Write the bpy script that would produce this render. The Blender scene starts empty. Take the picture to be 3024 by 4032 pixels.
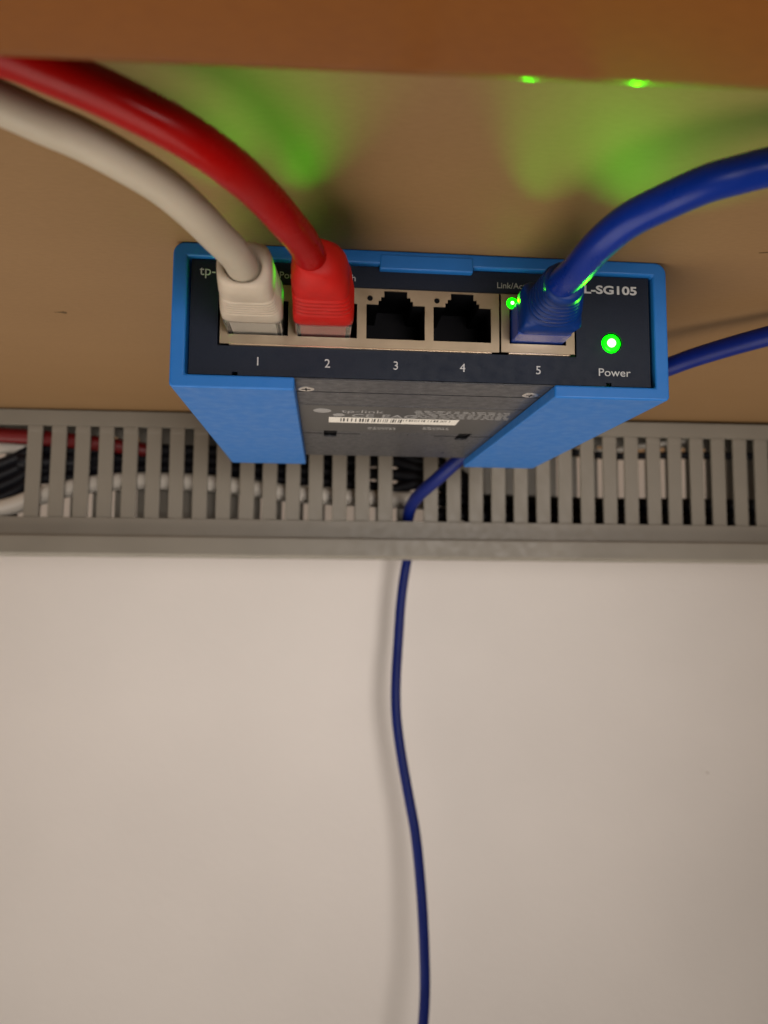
import bpy, bmesh, math, random
from mathutils import Vector, Matrix
random.seed(7)
sc = bpy.context.scene
COL = sc.collection
S = 0.001  # all shapes below are given in millimetres

# ------------------------------------------------------------------ camera
cam_d = bpy.data.cameras.new("camera")
cam = bpy.data.objects.new("camera", cam_d); COL.objects.link(cam)
cam_d.sensor_fit = 'HORIZONTAL'; cam_d.sensor_width = 36.0; cam_d.lens = 33.24
cam_d.clip_start = 0.005; cam_d.clip_end = 20
pitch, roll, yaw = math.radians(5.006), math.radians(-0.400), math.radians(-4.836)
Rm = Matrix.Rotation(yaw, 3, 'Z') @ Matrix.Rotation(pitch, 3, 'X') @ Matrix.Rotation(roll, 3, 'Y')
Rc = Rm @ Matrix.Rotation(math.radians(90), 3, 'X')
cam.matrix_world = Matrix.Translation(Vector((-21.456, -147.477, -69.841)) * S) @ Rc.to_4x4()
cam_d.dof.use_dof = True; cam_d.dof.focus_distance = 0.160; cam_d.dof.aperture_fstop = 21
sc.camera = cam

# ------------------------------------------------------------------ world and light
w = bpy.data.worlds.new("World"); sc.world = w; w.use_nodes = True
bg = w.node_tree.nodes["Background"]
bg.inputs[0].default_value = (1.0, 0.92, 0.85, 1); bg.inputs[1].default_value = 0.08

def area(name, loc, target, size, power, col):
    d = bpy.data.lights.new(name, 'AREA'); d.shape = 'DISK'; d.size = size; d.energy = power; d.color = col
    o = bpy.data.objects.new(name, d); COL.objects.link(o)
    o.location = loc
    o.rotation_euler = (Vector(target) - Vector(loc)).to_track_quat('-Z', 'Y').to_euler()
    return o
area("floor_bounce_light", (-0.95, -0.10, -1.9), (0, 0.10, 0), 2.6, 55.0, (1.0, 0.90, 0.79))
rl_ = area("room_light", (0.16, -0.66, -0.13), (-0.03, 0.26, -0.07), 0.30, 0.31, (1.0, 0.93, 0.88)); rl_.data.spread = math.radians(50)
sc.view_settings.view_transform = 'Standard'; sc.view_settings.look = 'None'
sc.view_settings.exposure = 0.0; sc.view_settings.gamma = 1.0
sc.render.engine = 'CYCLES'
sc.cycles.use_denoising = True
sc.cycles.max_bounces = 10; sc.cycles.sample_clamp_indirect = 8

# ------------------------------------------------------------------ materials
def mat(name, col, rough=0.5, metal=0.0, spec=0.5, noise=None, bump=None, trans=0.0, emit=None, estr=0.0, coat=0.0, ior=1.45, sss=0.0):
    """noise=(scale, amount), bump=(scale, strength, distance_mm)"""
    m = bpy.data.materials.new(name); m.use_nodes = True
    nt = m.node_tree; b = nt.nodes["Principled BSDF"]
    b.inputs["Base Color"].default_value = (*col, 1)
    b.inputs["Roughness"].default_value = rough; b.inputs["Metallic"].default_value = metal
    b.inputs["Specular IOR Level"].default_value = spec; b.inputs["IOR"].default_value = ior
    b.inputs["Transmission Weight"].default_value = trans
    b.inputs["Coat Weight"].default_value = coat
    if sss:
        b.inputs["Subsurface Weight"].default_value = sss
        b.inputs["Subsurface Scale"].default_value = 0.001
    if emit:
        b.inputs["Emission Color"].default_value = (*emit, 1); b.inputs["Emission Strength"].default_value = estr
    if noise or bump:
        tc = nt.nodes.new("ShaderNodeTexCoord")
    if noise:
        n = nt.nodes.new("ShaderNodeTexNoise"); n.inputs["Scale"].default_value = noise[0]; n.inputs["Detail"].default_value = 5
        nt.links.new(tc.outputs["Object"], n.inputs["Vector"])
        r = nt.nodes.new("ShaderNodeValToRGB")
        r.color_ramp.elements[0].position = 0.3; r.color_ramp.elements[1].position = 0.7
        a = noise[1]
        r.color_ramp.elements[0].color = (*[c * (1 - a) for c in col], 1)
        r.color_ramp.elements[1].color = (*[min(1, c * (1 + a)) for c in col], 1)
        nt.links.new(n.outputs["Fac"], r.inputs["Fac"]); nt.links.new(r.outputs["Color"], b.inputs["Base Color"])
    if bump:
        n2 = nt.nodes.new("ShaderNodeTexNoise"); n2.inputs["Scale"].default_value = bump[0]; n2.inputs["Detail"].default_value = 4
        nt.links.new(tc.outputs["Object"], n2.inputs["Vector"])
        bp = nt.nodes.new("ShaderNodeBump"); bp.inputs["Strength"].default_value = bump[1]; bp.inputs["Distance"].default_value = bump[2] * S
        n4 = nt.nodes.new("ShaderNodeTexNoise"); n4.inputs["Scale"].default_value = bump[0] * 0.12; n4.inputs["Detail"].default_value = 6
        nt.links.new(tc.outputs["Object"], n4.inputs["Vector"])
        mr = nt.nodes.new("ShaderNodeMapRange"); mr.inputs["From Min"].default_value = 0.3; mr.inputs["From Max"].default_value = 0.7
        mr.inputs["To Min"].default_value = max(0.05, rough - 0.09); mr.inputs["To Max"].default_value = min(1, rough + 0.12)
        nt.links.new(n4.outputs["Fac"], mr.inputs["Value"]); nt.links.new(mr.outputs["Result"], b.inputs["Roughness"])
        nt.links.new(n2.outputs["Fac"], bp.inputs["Height"]); nt.links.new(bp.outputs["Normal"], b.inputs["Normal"])
    return m

def wood(name, light, dark, rough, coat=0.0):
    m = bpy.data.materials.new(name); m.use_nodes = True
    nt = m.node_tree; b = nt.nodes["Principled BSDF"]; N = nt.nodes.new; Lk = nt.links.new
    tc = N("ShaderNodeTexCoord")
    mp = N("ShaderNodeMapping"); mp.inputs["Scale"].default_value = (16, 110, 110); Lk(tc.outputs["Object"], mp.inputs["Vector"])
    n1 = N("ShaderNodeTexNoise"); n1.inputs["Scale"].default_value = 1.0; n1.inputs["Detail"].default_value = 5; n1.inputs["Roughness"].default_value = 0.6
    Lk(mp.outputs["Vector"], n1.inputs["Vector"])
    n2 = N("ShaderNodeTexNoise"); n2.inputs["Scale"].default_value = 26; n2.inputs["Detail"].default_value = 3
    Lk(tc.outputs["Object"], n2.inputs["Vector"])
    mp3 = N("ShaderNodeMapping"); mp3.inputs["Scale"].default_value = (500, 1500, 1500); Lk(tc.outputs["Object"], mp3.inputs["Vector"])
    n3 = N("ShaderNodeTexNoise"); n3.inputs["Scale"].default_value = 1.0; n3.inputs["Detail"].default_value = 3
    Lk(mp3.outputs["Vector"], n3.inputs["Vector"])
    a1 = N("ShaderNodeMath"); a1.operation = 'MULTIPLY_ADD'; a1.inputs[1].default_value = 0.22; Lk(n1.outputs["Fac"], a1.inputs[0])
    a2 = N("ShaderNodeMath"); a2.operation = 'MULTIPLY'; a2.inputs[1].default_value = 0.30; Lk(n2.outputs["Fac"], a2.inputs[0])
    Lk(a2.outputs[0], a1.inputs[2])
    a3 = N("ShaderNodeMath"); a3.operation = 'MULTIPLY_ADD'; a3.inputs[1].default_value = 0.55; Lk(n3.outputs["Fac"], a3.inputs[0]); Lk(a1.outputs[0], a3.inputs[2])
    r = N("ShaderNodeValToRGB"); r.color_ramp.elements[0].position = 0.25; r.color_ramp.elements[1].position = 0.80
    r.color_ramp.elements[0].color = (*dark, 1); r.color_ramp.elements[1].color = (*light, 1)
    Lk(a3.outputs[0], r.inputs["Fac"]); Lk(r.outputs["Color"], b.inputs["Base Color"])
    bp = N("ShaderNodeBump"); bp.inputs["Strength"].default_value = 0.10; bp.inputs["Distance"].default_value = 0.1 * S
    Lk(n3.outputs["Fac"], bp.inputs["Height"])
    if not coat: Lk(bp.outputs["Normal"], b.inputs["Normal"])
    b.inputs["Roughness"].default_value = rough; b.inputs["Coat Weight"].default_value = coat; b.inputs["Coat Roughness"].default_value = 0.13
    if coat: b.inputs["Specular IOR Level"].default_value = 0.15
    return m

M = dict(
    desk=wood("beech_veneer", (0.262, 0.148, 0.058), (0.208, 0.113, 0.041), 0.62),
    rail=wood("dimmed_lacquered_wood", (0.195, 0.062, 0.0025), (0.150, 0.045, 0.0015), 0.6, 0.45),  # deeper than the desk wood: the dimmer light here is put into the colour
    speck=mat("wall_speck", (0.52, 0.47, 0.41), 0.8),
    chip=mat("bare_chip", (0.09, 0.05, 0.015), 0.8),
    wall=mat("white_wall_paint", (0.83, 0.775, 0.725), 0.75, spec=0.25, noise=(9, 0.035), bump=(330, 0.30, 0.35)),
    duct=mat("grey_pvc", (0.23, 0.207, 0.168), 0.48, spec=0.4, noise=(45, 0.05), bump=(2500, 0.06, 0.06)),
    blue=mat("blue_printed_plastic", (0.012, 0.148, 0.48), 0.46, spec=0.45, noise=(300, 0.02), bump=(2600, 0.05, 0.06)),
    plate=mat("matt_black_plate", (0.006, 0.011, 0.024), 0.52, spec=0.3, noise=(2500, 0.15), bump=(4500, 0.12, 0.04)),
    chassis=mat("dark_painted_steel", (0.050, 0.050, 0.055), 0.34, spec=0.5, metal=0.25, noise=(900, 0.08), bump=(3800, 0.08, 0.03)),
    shield=mat("nickel_port_shield", (0.34, 0.27, 0.19), 0.44, metal=0.95, noise=(250, 0.05), bump=(1500, 0.06, 0.03)),
    shield_edge=mat("bright_sheet_edge", (0.85, 0.66, 0.48), 0.25, metal=0.9),  # lighter, smoother metal than the shield
    cavity=mat("black_socket_and_recess_shade", (0.004, 0.004, 0.005), 0.7, spec=0.1),  # socket plastic; its black also stands for shade in keyholes and screw recesses
    gold=mat("gold_contacts", (0.65, 0.42, 0.12), 0.3, metal=1.0),
    ink=mat("silver_ink", (0.50, 0.50, 0.50), 0.6),
    ink_dim=mat("grey_ink", (0.30, 0.29, 0.28), 0.7),
    steel=mat("zinc_screw", (0.72, 0.68, 0.62), 0.28, metal=1.0),
    label=mat("white_label_paper", (0.78, 0.74, 0.67), 0.7),
    label_bg=mat("dark_label_film", (0.040, 0.038, 0.036), 0.30),
    black_ink=mat("black_print", (0.03, 0.03, 0.03), 0.7),
    white_j=mat("ivory_pvc_jacket", (0.40, 0.345, 0.265), 0.50, spec=0.4, noise=(160, 0.04), bump=(1600, 0.06, 0.06), sss=0.08),
    red_j=mat("red_pvc_jacket", (0.27, 0.002, 0.0014), 0.30, spec=0.18, noise=(160, 0.05), bump=(1600, 0.06, 0.06)),
    red_dark=mat("dark_red_jacket", (0.16, 0.004, 0.004), 0.45),
    red_b=mat("red_rubber_boot", (0.40, 0.008, 0.005), 0.50, spec=0.25, noise=(400, 0.08), bump=(1800, 0.15, 0.08)),
    white_b=mat("ivory_rubber_boot", (0.46, 0.385, 0.30), 0.6, spec=0.35, noise=(400, 0.05), bump=(1800, 0.15, 0.08), sss=0.08),
    blue_j=mat("cobalt_pvc_jacket", (0.0006, 0.018, 0.19), 0.30, spec=0.30, noise=(160, 0.06), bump=(1600, 0.05, 0.05)),
    blue_b=mat("cobalt_rubber_boot", (0.0005, 0.023, 0.145), 0.42, spec=0.28, noise=(400, 0.08), bump=(1800, 0.1, 0.06)),
    navy_j=mat("navy_pvc_jacket", (0.002, 0.011, 0.130), 0.40, spec=0.25, noise=(160, 0.06)),
    black_j=mat("black_pvc_jacket", (0.006, 0.006, 0.009), 0.5, spec=0.3),
    grey_j=mat("pale_grey_jacket", (0.64, 0.585, 0.50), 0.45),
    clear=mat("clear_polycarbonate", (0.93, 0.93, 0.93), 0.10, trans=0.95, ior=1.5),
    clear_blue=mat("blue_tinted_polycarbonate", (0.03, 0.10, 0.55), 0.22, trans=0.6, ior=1.5),
    led_glow=mat("green_led_body_and_glow", (0.02, 0.5, 0.02), 0.25, emit=(0.0, 1.0, 0.0), estr=5.0),
    led_core=mat("lit_led_core", (0.5, 1, 0.5), 0.3, emit=(0.10, 1.0, 0.08), estr=14.0),
    port_core=mat("lit_port_core", (0.5, 1, 0.5), 0.3, emit=(0.02, 1.0, 0.015), estr=110.0),
    wire=mat("white_wire_block", (0.62, 0.56, 0.47), 0.6),
    wire_red=mat("red_wire_block", (0.42, 0.06, 0.05), 0.6),
    wire_blue=mat("blue_wire_block", (0.003, 0.03, 0.22), 0.6),
)

# ------------------------------------------------------------------ mesh helpers
def link(name, me, m, parent=None, smooth=False):
    me.materials.clear(); me.materials.append(m)
    if smooth:
        for p in me.polygons: p.use_smooth = True
    o = bpy.data.objects.new(name, me); COL.objects.link(o)
    if parent: o.parent = parent
    return o
def obj(name, bm, m, parent=None, smooth=False, bevel=0.0, seg=2):
    bmesh.ops.recalc_face_normals(bm, faces=bm.faces)
    me = bpy.data.meshes.new(name); bm.to_mesh(me); bm.free()
    o = link(name, me, m, parent, smooth)
    if bevel:
        md = o.modifiers.new("bevel", 'BEVEL'); md.width = bevel * S; md.segments = seg; md.limit_method = 'ANGLE'; md.angle_limit = math.radians(35)
        md.harden_normals = False
    return o
def box(bm, x0, x1, y0, y1, z0, z1):
    v = [bm.verts.new(Vector(p) * S) for p in ((x0,y0,z0),(x1,y0,z0),(x1,y1,z0),(x0,y1,z0),(x0,y0,z1),(x1,y0,z1),(x1,y1,z1),(x0,y1,z1))]
    for f in ((0,3,2,1),(4,5,6,7),(0,1,5,4),(1,2,6,5),(2,3,7,6),(3,0,4,7)): bm.faces.new([v[i] for i in f])
def B(*a):
    bm = bmesh.new(); box(bm, *a); return bm
def empty(name, loc=(0,0,0)):
    o = bpy.data.objects.new(name, None); COL.objects.link(o); o.location = Vector(loc) * S; o.empty_display_size = 0.01
    return o
def tag(o, label=None, cat=None, group=None, kind=None):
    if label: o["label"] = label
    if cat: o["category"] = cat
    if group: o["group"] = group
    if kind: o["kind"] = kind
    return o
def tube(bm, P, rad, n=20, ends=True, sub=8):
    """tube along a Catmull-Rom curve through the points; rad is a number or one per point"""
    P = [Vector(p) for p in P]
    R = rad if isinstance(rad, (list, tuple)) else [rad] * len(P)
    Q, RR = [], []
    for i in range(len(P) - 1):
        p0 = P[i-1] if i else P[0] * 2 - P[1]; p1, p2 = P[i], P[i+1]
        p3 = P[i+2] if i + 2 < len(P) else P[-1] * 2 - P[-2]
        for k in range(sub):
            t = k / sub
            Q.append(0.5 * ((2*p1) + (-p0 + p2)*t + (2*p0 - 5*p1 + 4*p2 - p3)*t*t + (-p0 + 3*p1 - 3*p2 + p3)*t**3))
            RR.append(R[i] + (R[i+1] - R[i]) * t)
    Q.append(P[-1]); RR.append(R[-1])
    rings = []; up = Vector((0.13, 0.2, 1)).normalized()
    for i, q in enumerate(Q):
        t = (Q[min(i+1, len(Q)-1)] - Q[max(i-1, 0)]).normalized()
        a = (up - t * up.dot(t)).normalized(); b = t.cross(a); up = a
        rings.append([bm.verts.new((q + (a * math.cos(2*math.pi*j/n) + b * math.sin(2*math.pi*j/n)) * RR[i]) * S) for j in range(n)])
    for r0, r1 in zip(rings, rings[1:]):
        for j in range(n): bm.faces.new((r0[j], r0[(j+1) % n], r1[(j+1) % n], r1[j]))
    if ends:
        bm.faces.new(rings[0][::-1]); bm.faces.new(rings[-1])
def loft(bm, secs, n=40, cap=True):
    """secs: (centre, width, height, squareness); lofted along -y with x/z cross-sections"""
    rings = []
    for (c, wd, ht, e, *tilt) in secs:
        tl = tilt[0] if tilt else 0.0; ty = tilt[1] if len(tilt) > 1 else 0.0
        ring = []
        for j in range(n):
            a = 2*math.pi*j/n; ca, sa = math.cos(a), math.sin(a)
            x = wd/2 * math.copysign(abs(ca)**(2/e), ca); z = ht/2 * math.copysign(abs(sa)**(2/e), sa)
            ring.append(bm.verts.new(Vector((c[0] + x, c[1] + z*tl + x*ty, c[2] + z)) * S))
        rings.append(ring)
    for r0, r1 in zip(rings, rings[1:]):
        for j in range(n): bm.faces.new((r0[j], r0[(j+1) % n], r1[(j+1) % n], r1[j]))
    if cap:
        bm.faces.new(rings[0][::-1]); bm.faces.new(rings[-1])
def disc(bm, c, r, depth, axis='y', n=28, r2=None):
    r2 = r if r2 is None else r2
    ra, rb = [], []
    for j in range(n):
        a = 2*math.pi*j/n
        u, v = math.cos(a), math.sin(a)
        if axis == 'y':
            ra.append(bm.verts.new(Vector((c[0]+u*r, c[1], c[2]+v*r))*S)); rb.append(bm.verts.new(Vector((c[0]+u*r2, c[1]+depth, c[2]+v*r2))*S))
        else:
            ra.append(bm.verts.new(Vector((c[0]+u*r, c[1]+v*r, c[2]))*S)); rb.append(bm.verts.new(Vector((c[0]+u*r2, c[1]+v*r2, c[2]+depth))*S))
    for j in range(n): bm.faces.new((ra[j], ra[(j+1)%n], rb[(j+1)%n], rb[j]))
    bm.faces.new(ra[::-1]); bm.faces.new(rb)
def dome(bm, c, r, h, n=20, m=6):
    """dome facing -y"""
    rings = []
    for i in range(m):
        a = math.pi/2 * i/m
        rings.append([bm.verts.new(Vector((c[0]+r*math.cos(a)*math.cos(2*math.pi*j/n), c[1]-h*math.sin(a), c[2]+r*math.cos(a)*math.sin(2*math.pi*j/n)))*S) for j in range(n)])
    tip = bm.verts.new(Vector((c[0], c[1]-h, c[2]))*S)
    for r0, r1 in zip(rings, rings[1:]):
        for j in range(n): bm.faces.new((r0[j], r0[(j+1)%n], r1[(j+1)%n], r1[j]))
    for j in range(n): bm.faces.new((rings[-1][j], rings[-1][(j+1)%n], tip))
    bm.faces.new(rings[0][::-1])
def prism(bm, pts, y0, y1):
    """x/z outline extruded along y"""
    a = [bm.verts.new(Vector((x, y0, z))*S) for x, z in pts]; b = [bm.verts.new(Vector((x, y1, z))*S) for x, z in pts]
    n = len(pts)
    bm.faces.new(a); bm.faces.new(b[::-1])
    for i in range(n): bm.faces.new((a[i], b[i], b[(i+1)%n], a[(i+1)%n]))
def holed_plate(name, outline, holes, y, thick, m, parent):
    """sheet in the x/z plane with holes, from a filled 2-D curve"""
    cu = bpy.data.curves.new(name, 'CURVE'); cu.dimensions = '2D'; cu.fill_mode = 'BOTH'; cu.extrude = thick/2*S
    for loop in [outline] + holes:
        sp = cu.splines.new('POLY'); sp.points.add(len(loop)-1)
        for p, (x, z) in zip(sp.points, loop): p.co = (x*S, z*S, 0, 1)
        sp.use_cyclic_u = True
    tmp = bpy.data.objects.new("tmp", cu); COL.objects.link(tmp)
    me = bpy.data.meshes.new_from_object(tmp.evaluated_get(bpy.context.evaluated_depsgraph_get()))
    bpy.data.objects.remove(tmp)
    me.transform(Matrix.Translation((0, (y + thick/2)*S, 0)) @ Matrix.Rotation(math.radians(90), 4, 'X'))
    return link(name, me, m, parent)
def text(name, body, x, z, size, m, parent, y, align='CENTER', bold=0.0, flat='front', sx=1.0, th=0.03):
    cu = bpy.data.curves.new(name, 'FONT'); cu.body = body; cu.size = size*S; cu.align_x = align; cu.extrude = th*S; cu.offset = bold*S; cu.resolution_u = 4
    tmp = bpy.data.objects.new("tmp", cu); COL.objects.link(tmp)
    me = bpy.data.meshes.new_from_object(tmp.evaluated_get(bpy.context.evaluated_depsgraph_get()))
    bpy.data.objects.remove(tmp)
    if flat == 'front':
        me.transform(Matrix.Translation(Vector((x, y, z))*S) @ Matrix.Rotation(math.radians(90), 4, 'X') @ Matrix.Diagonal((sx,1,1,1)))
    else:      # printed on a surface facing down, read from the front
        me.transform(Matrix.Translation(Vector((x, y, z))*S) @ Matrix.Rotation(math.radians(180), 4, 'X') @ Matrix.Diagonal((sx,1,1,1)))
    return link(name, me, m, parent)
def rrect(x0, x1, z0, z1, r, n=4):
    out = []
    for cx, cz, a0 in ((x1-r, z1-r, 0), (x0+r, z1-r, 90), (x0+r, z0+r, 180), (x1-r, z0+r, 270)):
        for k in range(n+1):
            a = math.radians(a0 + 90*k/n); out.append((cx + r*math.cos(a), cz + r*math.sin(a)))
    return out
def circ(cx, cz, r, n=16): return [(cx + r*math.cos(2*math.pi*k/n), cz + r*math.sin(2*math.pi*k/n)) for k in range(n)]

# ------------------------------------------------------------------ desk, rail, wall (the desk runs 1.69 degrees off the switch)
SK = -0.0295
def skew(x): return SK * x
bm = bmesh.new()
v = [bm.verts.new(Vector(p)*S) for p in ((-700,-95,0),(700,-95,0),(700,262,0),(-700,262,0),(-700,-95,22),(700,-95,22),(700,262,22),(-700,262,22))]
for f in ((0,3,2,1),(4,5,6,7),(0,1,5,4),(1,2,6,5),(2,3,7,6),(3,0,4,7)): bm.faces.new([v[i] for i in f])
desk = obj("desk_underside", bm, M["desk"]); desk.rotation_euler = (0, 0, math.atan(SK))
tag(desk, "pale beech underside of the desk that the blue holder hangs from", "desk")
def chip(cx, cy, pts):
    bm = bmesh.new()
    vs = [bm.verts.new(Vector((cx+x, cy+y, -0.05))*S) for x, y in pts]; bm.faces.new(vs)
    r = bmesh.ops.extrude_face_region(bm, geom=bm.faces[:])
    bmesh.ops.translate(bm, vec=Vector((0,0,0.1))*S, verts=[e for e in r['geom'] if isinstance(e, bmesh.types.BMVert)])
    o = obj("chip", bm, M["chip"], desk); o.matrix_parent_inverse = Matrix.Rotation(-math.atan(SK), 4, 'Z'); return o
chip(-92.6, 45.5, [(-2.3,-0.1),(-0.6,0.25),(0.6,0.9),(1.0,0.2),(1.15,-0.4),(0.3,-0.9),(-0.4,-0.5)])
chip(72.6, -7.2, [(-1.1,0.5),(0.2,0.3),(1.5,-0.1),(1.4,-0.6),(0.2,-0.2),(-1.0,0.2)])

# front rail: lower than the panel, rounded lower edges
prof = []
def arc(cy, cz, r, a0, a1, n=10):
    return [(cy + r*math.cos(math.radians(a0+(a1-a0)*k/n)), cz + r*math.sin(math.radians(a0+(a1-a0)*k/n))) for k in range(n+1)]
yb, yf, zb = -72.8, -96.0, -15.2; rr = 3.2
prof = [(yf, -0.05), (yf, zb+rr)] + arc(yf+rr, zb+rr, rr, 180, 270) + arc(yb-rr, zb+rr, rr, 270, 360) + [(yb, -0.05)]
bm = bmesh.new()
NX = 90
xs = [-600 + 1200*k/NX for k in range(NX+1)]
rows = [[bm.verts.new(Vector((x, y + skew(x), z))*S) for y, z in prof] for x in xs]
for r0, r1 in zip(rows, rows[1:]):
    for j in range(len(prof)-1): bm.faces.new((r0[j], r0[j+1], r1[j+1], r1[j]))
    bm.faces.new((r0[-1], r0[0], r1[0], r1[-1]))
bm.faces.new(rows[0]); bm.faces.new(rows[-1][::-1])
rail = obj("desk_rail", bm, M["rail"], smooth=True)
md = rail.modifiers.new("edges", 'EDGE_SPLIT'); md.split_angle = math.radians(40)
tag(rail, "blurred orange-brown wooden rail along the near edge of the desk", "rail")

wall_o = obj("wall", B(-1600, 1600, 262, 300, -1500, 200), M["wall"]); tag(wall_o, kind="structure")
ms = obj("speck", B(190.2, 191.2, 256.2, 256.6, -181.8, -181.0), M["speck"], wall_o)
wall_o.rotation_euler = (0, 0, math.atan(SK))

# ------------------------------------------------------------------ slotted cable duct
duct = empty("cable_duct", (0, 158.6, 0)); duct.rotation_euler = (0, math.radians(0.12), math.atan(SK))
tag(duct, "grey slotted plastic cable duct fixed under the desk behind the switch", "cable duct")
X0, X1 = -230, 240
ZT, ZS, ZG, ZB = -0.9, -7.6, -54.6, -63.2     # top, slot top, groove, bottom
ZF = -46.9
def wallpair(y0, y1, suffix_front):
    obj("top_strip", B(X0, X1, y0, y1, ZS, ZT), M["duct"], duct, bevel=0.25)
    obj("bottom_strip", B(X0, X1, y0, y1, -58, ZF), M["duct"], duct, bevel=0.25)
wallpair(0, 1.5, True); wallpair(24, 25.5, False)
obj("base_plate", B(X0, X1, 1.5, 24, -2.6, -1.0), M["duct"], duct)
# the fingers: one mesh shared by all; scored near their top
def finger_mesh():
    bm = bmesh.new()
    pts = [(0.12, ZF+0.02), (0.12, -10.2), (0.0, -10.0), (0.0, ZS-0.02), (1.4, ZS-0.02), (1.4, ZF+0.02)]
    a = [bm.verts.new(Vector((-3.15, y, z))*S) for y, z in pts]; b = [bm.verts.new(Vector((3.15, y, z))*S) for y, z in pts]
    n = len(pts); bm.faces.new(a); bm.faces.new(b[::-1])
    for i in range(n): bm.faces.new((a[i], b[i], b[(i+1)%n], a[(i+1)%n]))
    bmesh.ops.recalc_face_normals(bm, faces=bm.faces)
    me = bpy.data.meshes.new("finger"); bm.to_mesh(me); bm.free(); me.materials.append(M["duct"]); return me
fm = finger_mesh()
missing_front = {15, -155, -165, -175}
missing_back = {25}
for k in range(-23, 24):
    xc = k*10 + 5
    if xc not in missing_front:
        o = bpy.data.objects.new("finger", fm); COL.objects.link(o); o.parent = duct
        o.location = Vector((xc + random.uniform(-.15,.15), 0.05 + random.uniform(0,.12), 0))*S; o.rotation_euler = (0, math.radians(random.uniform(-.3,.3)), 0)
        md = o.modifiers.new("bevel", 'BEVEL'); md.width = 0.3*S; md.segments = 2; md.limit_method = 'ANGLE'; md.angle_limit = math.radians(50)
    if xc not in missing_back:
        o = bpy.data.objects.new("finger", fm); COL.objects.link(o); o.parent = duct
        o.location = Vector((xc, 24.05, 0))*S
# burr of broken plastic
obj("burr", B(38.0, 39.4, -0.3, 0.8, -46.95, -46.3), M["duct"], duct, bevel=0.2)
# lid: clips over the sides, standing 2.6 mm proud of them
lp = [(-4.2, ZB+1.0), (-4.2, ZG-0.6), (-3.7, ZG), (-0.02, ZG), (-0.02, -60.6), (25.52, -60.6), (25.52, ZG), (28.0, ZG), (28.5, ZG-0.6), (28.5, ZB+1.0), (27.6, ZB), (-3.3, ZB)]
bm = bmesh.new()
a = [bm.verts.new(Vector((X0, y, z))*S) for y, z in lp]; b = [bm.verts.new(Vector((X1, y, z))*S) for y, z in lp]
n = len(lp); bm.faces.new(a); bm.faces.new(b[::-1])
for i in range(n): bm.faces.new((a[i], b[i], b[(i+1)%n], a[(i+1)%n]))
obj("lid", bm, M["duct"], duct, bevel=0.3)

# ------------------------------------------------------------------ blue holder
holder = empty("switch_holder", (0, 50, 0))
tag(holder, "bright blue plastic holder gripping the black network switch under the desk", "holder")
DP = 101.5; HH = 31.4
def xz_round(cx, cz, r, a0, a1, n=6):
    return [(cx + r*math.cos(math.radians(a0+(a1-a0)*k/n)), cz + r*math.sin(math.radians(a0+(a1-a0)*k/n))) for k in range(n+1)]
outer = xz_round(-54+2.6, -0.02-2.6, 2.6, 90, 180) + xz_round(-54+0.9, -HH+0.9, 0.9, 180, 270, 3) + [(-28.1, -HH), (-28.1, -28.55)]
outer += [(-50.9, -28.55), (-50.9, -3.1)] 
outer += [(50.9, -3.1), (50.9, -28.55), (28.1, -28.55), (28.1, -HH)] + xz_round(54-0.9, -HH+0.9, 0.9, 270, 360, 3) + xz_round(54-2.6, -0.02-2.6, 2.6, 0, 90)
bm = bmesh.new(); prism(bm, outer, 0-50, DP-50)
obj("frame", bm, M["blue"], holder, bevel=0.45, seg=3)
obj("clip_tab", B(-10.3, 10.2, -0.25-50, 4-50, -4.3, -0.9), M["blue"], holder, bevel=0.35)

# ------------------------------------------------------------------ the switch
sw = empty("network_switch", (0, 50, -28))
tag(sw, "black five-port network switch with numbered sockets and a lit green power lamp", "network switch")
sw_children = []
def P(o): o.matrix_parent_inverse = Matrix.Translation(-Vector((0, 50, -28))*S); return o
FZ = 1.2      # y of the front plate
# front plate with one opening for the sockets
holes = [rrect(-44.5, 33.5, -21.9, -8.0, 0.3), circ(41.6, -18.4, 2.35, 28)]
ol = [(-50.3,-3.3),(50.3,-3.3),(50.3,-28.2),(41.3,-28.2),(41.3,-27.5),(40.1,-27.5),(40.1,-28.2),(-40.1,-28.2),(-40.1,-27.5),(-41.3,-27.5),(-41.3,-28.2),(-50.3,-28.2)]
P(holed_plate("front_plate", ol, holes, FZ, 1.0, M["plate"], sw))
# thin bright edge of the opening above the sockets
P(obj("opening_edge", B(-44.4, 33.4, FZ+0.03, FZ+0.9, -8.30, -8.06), M["chassis"], sw))
# chassis
P(obj("chassis", B(-50.1, 50.1, 16, 97.5, -27.3, -3.4), M["chassis"], sw))
P(obj("bottom_lip", B(-40.0, 40.0, FZ+0.1, 11.4, -28.62, -28.22), M["chassis"], sw, bevel=0.15))
# bottom cover with two keyhole slots: cross of a round hole and a narrow slit
def keyhole(cx, cy):
    out = []
    L_, t, a, b_ = 8.8, 0.45, 1.9, 5.2
    pts = [(-L_,-t),(-a,-t),(-a,-b_+1),(-a+1,-b_),(a-1,-b_),(a,-b_+1),(a,-t),(L_,-t),(L_,t),(a,t),(a,b_-1),(a-1,b_),(-a+1,b_),(-a,b_-1),(-a,t),(-L_,t)]
    return [(cx+x, cy+y) for x, y in pts]
hp = holed_plate("bottom_cover", [(-49.9,-11.9),(49.9,-11.9),(49.9,-97.8),(-49.9,-97.8)], [keyhole(-20.0,-59.3), keyhole(19.6,-59.6)], 0, 0.5, M["chassis"], sw)
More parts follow.
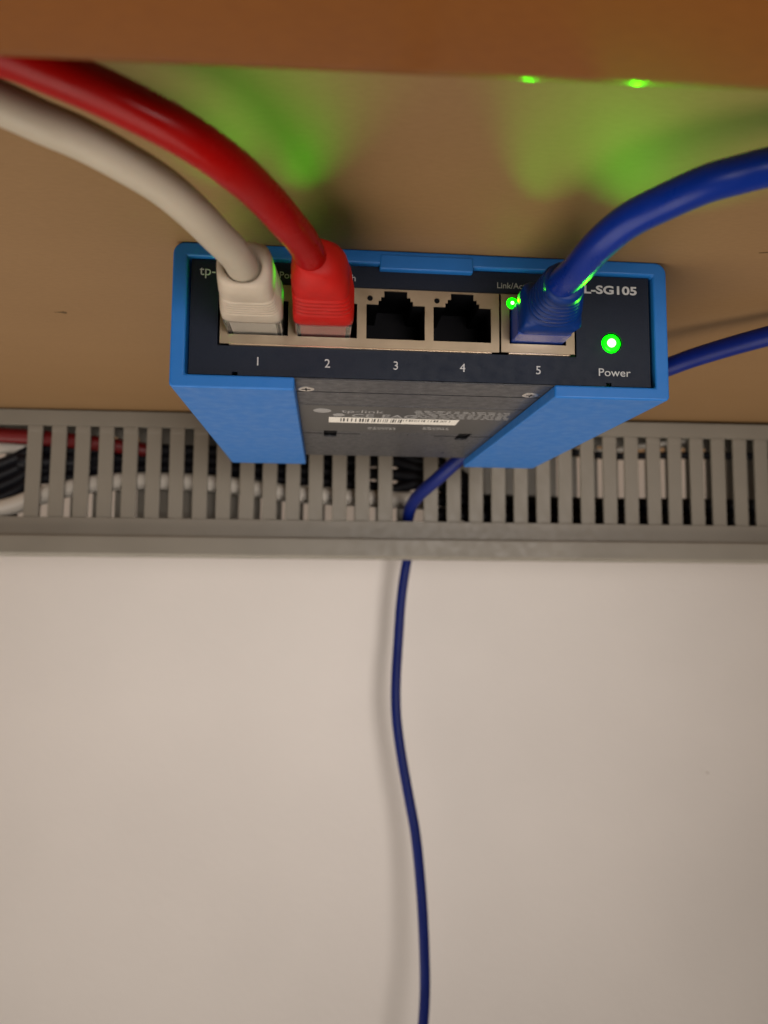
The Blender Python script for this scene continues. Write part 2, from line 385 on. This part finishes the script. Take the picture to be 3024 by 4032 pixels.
# built in x/z; turn it to lie flat: (x, y, z) -> (x, -z, y)
hp.data.transform(Matrix(((1,0,0,0),(0,0,-1,0),(0,1,0,-28.62*S),(0,0,0,1))))
P(hp)
P(obj("void_shade_sheet", B(-40, 40, 54, 66, -27.7, -27.35), M["cavity"], sw))  # black sheet behind the keyholes, standing in for the shade inside
# raised shallow line on the cover
P(obj("fold_line", B(-49.8, 49.8, 23.4, 23.75, -28.68, -28.60), M["chassis"], sw))
# screws
for sx in (-25.9, 25.4):
    bm = bmesh.new(); disc(bm, (sx, 9.3, -28.75), 1.9, 0.5, 'z', 28); s = P(obj("screw", bm, M["steel"], sw, bevel=0.2))
    for (a0,a1,b0,b1) in ((-1.0,1.0,-0.17,0.17),(-0.17,0.17,-1.0,1.0)):
        r_ = obj("recess_shade", B(sx+a0, sx+a1, 9.3+b0, 9.3+b1, -28.80, -28.70), M["cavity"], s);  # cross slot drawn as black bars, its shade put into the colour
# the printed rating label
P(obj("rating_label", B(-30, 31, 24.5, 55.0, -28.66, -28.61), M["label_bg"], sw))
yl = -28.70
P(text("print", "tp-link", -17.5, yl, 4.2, M["ink_dim"], sw, 31.3, 'LEFT', flat='bottom'))
bm = bmesh.new(); disc(bm, (-22.3, 29.8, -28.72), 2.3, 0.05, 'z', 24); P(obj("logo", bm, M["ink_dim"], sw))
bm = bmesh.new(); disc(bm, (-18.0, 34.2, -28.72), 1.6, 0.05, 'z', 24); P(obj("logo", bm, M["ink_dim"], sw))
P(text("print", "CE", -14.8, yl, 5.0, M["ink_dim"], sw, 36.3, 'LEFT', flat='bottom', bold=0.05))
P(text("print", "EAC", -7.0, yl, 5.0, M["ink_dim"], sw, 36.3, 'LEFT', flat='bottom', bold=0.05))
bm = bmesh.new()
rnd = random.Random(3)
for row in range(6):
    y = 27.5 + row*1.5
    x = 1.0 + rnd.random()
    while x < 26:
        wd = rnd.uniform(0.5, 2.4); box(bm, x, x+wd, y, y+0.55, -28.70, -28.66); x += wd + rnd.uniform(0.4, 0.9)
for row in range(2):
    x = -9.5
    while x < -2.0:
        wd = rnd.uniform(0.4, 1.3); box(bm, x, x+wd, 49+row*1.8, 49.8+row*1.8, -28.70, -28.66); x += wd + 0.4
    x = 6.0
    while x < 13.0:
        wd = rnd.uniform(0.4, 1.3); box(bm, x, x+wd, 47.5+row*1.8, 48.3+row*1.8, -28.70, -28.66); x += wd + 0.4
o = P(obj("small_print", bm, M["ink_dim"], sw)); o["kind"] = "stuff"
st = P(obj("barcode_sticker", B(-20.6, 14.2, 36.8, 43.2, -28.78, -28.72), M["label"], sw))
bm = bmesh.new(); x = -17.5
while x < 12.0:
    wd = rnd.choice((0.16, 0.22, 0.3, 0.45)); y1 = 41.6 if x < -1 else 39.8
    box(bm, x, x+wd, 37.7, y1, -28.81, -28.785); x += wd + rnd.choice((0.3, 0.4, 0.6, 0.8))
o = obj("barcode", bm, M["black_ink"], st)

# port shields
def port_hole(cx):
    # main mouth, stepped notch for the latch at the top
    return [(cx-6.35,-19.45),(cx+6.35,-19.45),(cx+6.35,-11.8),(cx+3.75,-11.8),(cx+3.75,-10.9),(cx+3.2,-10.9),(cx+3.2,-10.1),(cx+2.5,-10.1),(cx+2.5,-8.75),(cx-2.5,-8.75),(cx-2.5,-10.1),(cx-3.2,-10.1),(cx-3.2,-10.9),(cx-3.75,-10.9),(cx-3.75,-11.8),(cx-6.35,-11.8)]
PX = [-36.05, -21.35, -6.65, 7.95]; P5 = 24.75
SY = 0.9
s4 = P(holed_plate("port_shield", [(-44.0,-21.5),(16.1,-21.5),(16.1,-8.35),(-44.0,-8.35)], [port_hole(c) for c in PX] + [circ(c-5.6,-10.45,0.62,14) for c in PX], SY, 0.35, M["shield"], sw))
s5 = P(holed_plate("port_shield", [(16.55,-21.4),(33.0,-21.4),(33.0,-8.35),(16.55,-8.35)], [port_hole(P5)] + [circ(P5-5.6,-10.35,0.62,14)], SY, 0.35, M["shield"], sw))
for a, b_ in ((-42.0, 14.4), (18.1, 31.9)):
    P(obj("shield_lip", B(a, b_, SY-0.35, SY+0.6, -21.85, -21.52), M["shield_edge"], sw, bevel=0.08))
def socket(cx):
    bm = bmesh.new()
    y0, y1 = SY+0.36, 14.5
    # walls round the mouth, open to the front
    box(bm, cx-7.0, cx-6.36, y0, y1, -20.6, -8.5); box(bm, cx+6.36, cx+7.0, y0, y1, -20.6, -8.5)
    box(bm, cx-6.36, cx+6.36, y0, y1, -20.6, -19.46); box(bm, cx-6.36, cx-3.76, y0, y1, -11.79, -8.9); box(bm, cx+3.76, cx+6.36, y0, y1, -11.79, -8.9)
    box(bm, cx-3.76, cx+3.76, y0, y1, -8.74, -8.45)
    box(bm, cx-6.9, cx+6.9, y1-0.5, y1, -20.5, -8.6)
    o = P(obj("socket", bm, M["cavity"], sw))
    bm = bmesh.new()
    for i in range(8): box(bm, cx-3.75+i*1.02, cx-3.4+i*1.02, 6.0, 13.8, -18.9, -18.55)
    c = obj("contacts", bm, M["gold"], o)
for c in PX + [P5]: socket(c)

# lamps: unlit holes over ports 3 and 4, lit over 1, 2, 5
def beam(o, x, y, z, power, aim=(0, -1, 0), cone=52, red=0.06):
    """the lamp's own light: a lens that throws a green beam forwards"""
    d = bpy.data.lights.new("lamp_beam", 'SPOT'); d.energy = power; d.color = (red, 1.0, 0.0); d.shadow_soft_size = 0.5*S
    d.spot_size = math.radians(cone); d.spot_blend = 1.0
    b = bpy.data.objects.new("lamp_beam", d); COL.objects.link(b); b.parent = o
    b.location = Vector((x, y, z))*S; b.rotation_euler = Vector(aim).to_track_quat('-Z', 'Y').to_euler()
def led(x, z, y, power, rl=1.05, **kw):
    bm = bmesh.new(); dome(bm, (x, y+0.3, z), rl, 0.6); o = P(obj("port_lamp", bm, M["led_glow"], sw, smooth=True))  # green dome wider than the lamp hole, standing in for its glare
    bm = bmesh.new(); dome(bm, (x, y-0.2, z), 0.42, 0.2); obj("lamp_core", bm, M["port_core"], o, smooth=True)
    beam(o, x, y-1.0, z, power, **kw)
LP = 0.055
led(PX[0]-5.6, -10.2, SY, LP); led(PX[1]-5.6, -10.2, SY, LP); led(P5-5.7, -10.35, SY, LP, 1.45)
for c in PX[2:]:
    bm = bmesh.new(); disc(bm, (c-5.6, SY+0.5, -10.45), 0.62, 1.0); P(obj("port_lamp", bm, M["cavity"], sw))
bm = bmesh.new(); dome(bm, (41.6, FZ+0.6, -18.4), 2.1, 1.3, 28, 7); pl = P(obj("power_lamp", bm, M["led_glow"], sw, smooth=True))
bm = bmesh.new(); dome(bm, (41.35, FZ-0.45, -18.55), 1.0, 0.55, 24, 6); obj("lamp_core", bm, M["led_core"], pl, smooth=True)
beam(pl, 41.6, FZ-1.6, -18.4, LP*1.9, cone=92, red=0.06)

# printed lettering on the front
ty = FZ - 0.03
for i, cx in enumerate(PX + [P5]): P(text("port_number", str(i+1), cx + 0.1, -26.0, 2.65, M["ink"], sw, ty))
P(text("lettering", "Power", 42.0, -25.95, 2.5, M["ink"], sw, ty, sx=1.12))
P(text("lettering", "TL-SG105", 47.7, -7.2, 2.6, M["ink"], sw, ty, 'RIGHT', bold=0.07, sx=1.36))
P(text("lettering", "Link/Act", 18.9, -6.9, 1.9, M["ink_dim"], sw, ty))
P(text("lettering", "tp-link", -48.6, -6.7, 3.0, M["ink"], sw, ty, 'LEFT'))
P(text("lettering", "5-Port Gigabit Switch", -15.3, -6.7, 2.1, M["ink"], sw, ty, 'RIGHT'))

# ------------------------------------------------------------------ plugs and patch cables
def plug(parent, cx, y_boot, wire_m, body="clear"):
    """clear RJ45 body with a latch and a wire block inside"""
    bm = bmesh.new(); box(bm, cx-5.85, cx+5.85, y_boot-0.6, 9.0, -19.15, -11.9); pb = obj("plug", bm, M[body], parent, bevel=0.25)
    bm = bmesh.new(); box(bm, cx-4.7, cx+4.7, y_boot-0.3, 8.0, -18.2, -13.0); obj("wire_block", bm, wire_m, pb)
    bm = bmesh.new(); prism(bm, [(cx-1.6,-11.4),(cx+1.6,-11.4),(cx+1.6,-10.6),(cx-1.6,-10.6)], y_boot-4.5, 5.0); obj("latch", bm, M["clear"], pb, bevel=0.1)

# white cable, port 1
wc = empty("patch_cable"); tag(wc, "ivory white network cable plugged into port 1, running left below the red one", "cable")
cx = -36.6
plug(wc, cx, -5.4, M["wire"])
bm = bmesh.new()
secs = [((cx,-5.2,-14.8),12.2,8.4,7),((cx,-5.6,-14.8),12.5,8.7,7),((cx,-8.6,-14.8),12.3,8.7,6)]
for k in range(6):
    y = -9.1 - k*1.05; wd = 12.1 - k*0.28; hh = 8.8 + k*0.08; zz = -14.75 + k*0.08
    secs += [((cx,y,zz),wd,hh,5),((cx,y-0.5,zz),wd,hh,5),((cx,y-0.62,zz),wd-0.55,hh-0.5,5),((cx,y-0.93,zz),wd-0.55,hh-0.5,5)]
secs += [((cx-0.1,-15.6,-14.2),10.7,9.2,4),((cx-0.1,-18.5,-13.9),10.3,9.3,3.6),((cx-0.1,-20.6,-13.8),9.9,9.0,3.4),((cx-0.1,-21.3,-13.8),9.1,8.2,3.2),((cx-0.1,-21.5,-13.8),7.8,7.3,2.4),((cx-0.2,-21.3,-14.2),6.8,6.7,2.0),((cx-0.2,-19.3,-14.2),6.6,6.5,2.0)]
loft(bm, secs); obj("boot", bm, M["white_b"], wc, smooth=True)
bm = bmesh.new()
tube(bm, [(-36.8,-17.5,-14.4),(-37.0,-21.5,-14.4),(-37.7,-26.5,-14.4),(-39.9,-32.4,-14.1),(-42.7,-38.8,-13.4),(-46.3,-43.7,-12.2),(-50.7,-47.4,-11.1),(-55.7,-50.1,-9.7),(-60.7,-51.8,-8.5),(-65.5,-53.5,-7.3),(-71.9,-55.1,-6.1),(-82.2,-55.5,-5),(-130,-50,-4)], 2.9, n=28)
obj("jacket", bm, M["white_j"], wc, smooth=True)

# red cable, port 2
rc = empty("patch_cable"); tag(rc, "glossy red network cable plugged into port 2, arching up and out to the left", "cable")
cx = -22.2
plug(rc, cx, -4.6, M["wire_red"])
bm = bmesh.new()
secs = [((cx,-4.4,-14.8),12.2,8.2,7),((cx,-4.9,-14.8),12.5,8.5,7),((cx,-8.2,-14.7),12.4,8.6,6)]
for k in range(5):
    y = -8.8 - k*1.3; wd = 12.3 - k*0.2; hh = 8.7 + k*0.22; zz = -14.5 + k*0.25; tl = 0.04*k
    secs += [((cx-k*0.1,y,zz),wd,hh,4.5,tl),((cx-k*0.1,y-0.65,zz),wd,hh,4.5,tl),((cx-k*0.1,y-0.8,zz),wd-0.7,hh-0.6,4.5,tl),((cx-k*0.1,y-1.15,zz),wd-0.7,hh-0.6,4.5,tl)]
secs += [((cx-0.6,-16.0,-13.0),11.2,10.0,3.4,.2),((cx-0.8,-18.3,-12.5),10.6,9.9,3.0,.2),((cx-1.0,-20.0,-12.2),9.6,9.2,2.7,.2),((cx-1.4,-21.6,-12.2),7.8,7.8,2.3,.1),((cx-2.4,-22.6,-12.3),6.4,6.4,2.0)]
loft(bm, secs); obj("boot", bm, M["red_b"], rc, smooth=True)
bm = bmesh.new()
tube(bm, [(-24.0,-17.2,-13.0),(-24.5,-21.5,-12.4),(-26.0,-27.3,-11.9),(-28.6,-35.1,-12.2),(-32.0,-42.9,-12.0),(-35.8,-50.6,-12.4),(-40.7,-55.3,-11.5),(-46.2,-58.0,-10.1),(-51.5,-59.6,-8.6),(-57.0,-60.3,-6.9),(-62.4,-61.0,-5.5),(-72,-60.6,-4.2),(-130,-56,-3.6)], 2.95, n=28)
obj("jacket", bm, M["red_j"], rc, smooth=True)

# blue cable, port 5
bc = empty("patch_cable"); tag(bc, "thick cobalt blue network cable plugged into port 5, bending up to the right edge", "cable")
cx = 24.6
plug(bc, cx, -4.0, M["wire_blue"], "clear_blue")
bm = bmesh.new()
secs = [((cx+.1,-3.8,-14.6),11.4,8.8,9),((cx+.1,-4.3,-14.5),11.8,9.2,10),((cx+.5,-8.2,-14.2),12.3,9.6,10),((cx+.5,-8.7,-14.1),11.8,9.2,6)]
for k in range(6):
    y = -9.2 - k*1.75; wd = 11.6 - k*0.66; x_ = cx + 0.4 - 0.26*k
    secs += [((x_,y,-14.4),wd,9.2-k*.12,2.6),((x_,y-0.9,-14.4),wd,9.2-k*.12,2.6),((x_,y-1.0,-14.4),wd-1.7,7.5-k*.12,2.6),((x_,y-1.6,-14.4),wd-1.7,7.5-k*.12,2.6)]
secs += [((cx-1.2,-19.8,-14.8),7.9,8.2,2.3),((cx-1.4,-21.6,-14.8),7.5,7.8,2.2),((cx-1.4,-22.0,-14.8),6.6,6.8,2.0)]
loft(bm, secs); obj("boot", bm, M["blue_b"], bc, smooth=True)
bm = bmesh.new()
tube(bm, [(22.9,-18,-14.9),(22.5,-22.5,-15.2),(22.8,-29.5,-15.6),(24.0,-36.3,-14.4),(26.6,-41.4,-12.9),(30.9,-45.3,-11.6),(35.5,-48.9,-10.5),(40.0,-50.7,-9.7),(43.4,-52.0,-9.2),(49.2,-53.6,-8.4),(57.0,-55.5,-7.6),(74.3,-58.0,-6.0),(120,-56,-4)], 2.85, n=28)
obj("jacket", bm, M["blue_j"], bc, smooth=True)

# blue cable that comes in from the right, runs behind the switch, through the duct and down the wall
bm = bmesh.new()
tube(bm, [(170,-20,-4),(135,-8,-4.2),(110.5,8,-5.2),(94.5,25.5,-6.6),(83.5,35,-8.5),(76.0,42,-10.4),(66,58,-13),(63,82,-15),(60,104,-17),(48,111,-19),(36,110,-22.6),(31.0,111,-24.8),(22.8,122.5,-32.2),(17.3,139.6,-37.3),(15.8,156.1,-41.0),(15.6,166,-46),(16.5,176,-49.5),(20,190,-50.5),(24,206,-51.5),(25,222,-54),(23.3,230.8,-61.3),(20.3,231.9,-82.0),(18.7,232.0,-105.3),(17.4,229.9,-125.5),(17.5,228.3,-142.9),(19.8,226.7,-161.4),(23.4,225.2,-181.4),(27.1,223.6,-201.1),(29.5,222.4,-223.3),(30.8,220.1,-244.6),(31.4,218.2,-269.9),(30.2,216.0,-289.0),(26,214,-330),(18,210,-450)], 2.65, n=20)
lp_ = obj("network_cable", bm, M["navy_j"], smooth=True)
tag(lp_, "thin dark blue cable running from behind the switch through the duct down the white wall", "cable")

# ------------------------------------------------------------------ cables lying in the duct
def duct_cable(name, pts, r, m, label, group=None):
    bm = bmesh.new(); tube(bm, [(x, y + skew(x), z) for x, y, z in pts], r, n=18); o = obj(name, bm, m, smooth=True); tag(o, label, "cable", group); return o
duct_cable("power_cable", [(-230,150,-58),(-185,158,-49),(-161,168,-42.5),(-149,171,-37.5),(-135,172,-33),(-113.7,172,-29.6),(-91.9,172,-29.2),(-70.8,172,-30),(-50.5,172,-32.3),(-30,172,-34.5),(9.7,173,-36),(40,175,-37)], 3.9, M["grey_j"], "thick pale cable lying along the left half of the slotted duct")
duct_cable("power_cable", [(-220,160,-8),(-165,166,-10.5),(-148,168,-11),(-125,171,-12.5),(-105,175,-14.5),(-90,180,-17),(-80,181,-20)], 3.3, M["red_dark"], "dark red cable behind the upper left slots of the duct")
gb = "black cables bundled inside the duct"
bl = ["black cable fanning out at the top of the duct opening", "second black cable from the top in the duct opening", "third black cable from the top in the duct opening", "lowest black cable of the fan in the duct opening"]
X8 = [-12.5, -17.9, -24.3, -31.2]; X20 = [-17.5, -21.0, -25.0, -28.5]
for i in range(4):
    za = -14.5 - 4.2*i
    duct_cable("black_cable", [(-240,160+3*i,-66-4*i),(-190,164+2*i,-37-4.6*i),(-160,171+i,-21-4.6*i),(-149,174,-15.5-4.4*i),(-120,175+i,za),(-70,176,za),(-35,176,za),(-5,176,(X8[i]+za)/2),(8,174,X8[i]),(15,173,(X8[i]+X20[i])/2),(21,172,X20[i]),(30,171,X20[i]-1.0),(48,172,-29-i*2)], (2.6,2.6,2.7,2.6)[i], M["black_j"], bl[i], gb)
duct_cable("black_cable", [(-155,166,-22),(-130,177,-21),(-100,178,-22),(-60,179,-21.5),(-45,179,-22)], 3.2, M["black_j"], "short black cable behind the slots left of the blue holder", gb)
duct_cable("black_cable", [(28,173,-36),(60,173,-36.6),(100,174,-37.2),(150,174,-37),(230,174,-37)], 3.4, M["black_j"], "upper black cable lying in the right half of the duct", gb)
duct_cable("black_cable", [(28,172,-43),(60,172,-43.4),(100,173,-43.6),(150,173,-43.5),(230,173,-43.5)], 3.5, M["black_j"], "lower black cable resting at the bottom of the right half of the duct", gb)
duct_cable("pale_cable", [(-220,150,-30),(-175,165,-18),(-158,176,-14.5),(-145,180,-16),(-118,181,-17.5),(-100,181,-16)], 2.6, M["grey_j"], "pale grey cable crossing just below the red one at the left end of duct")
duct_cable("thin_cable", [(60,178,-6),(88,178,-10.5),(110,178,-11.3),(125,178,-9),(150,178,-5)], 1.3, M["grey_j"], "thin pale wire crossing the tops of the slots right of the holder")
duct_cable("black_cable", [(40,178,-4.8),(70,177,-9.0),(110,177,-13.4),(140,178,-12.6),(200,178,-12)], 1.7, M["black_j"], "thin black strand added to darken the slot tops right of the holder", gb)  # added black strand, there to darken the slot tops
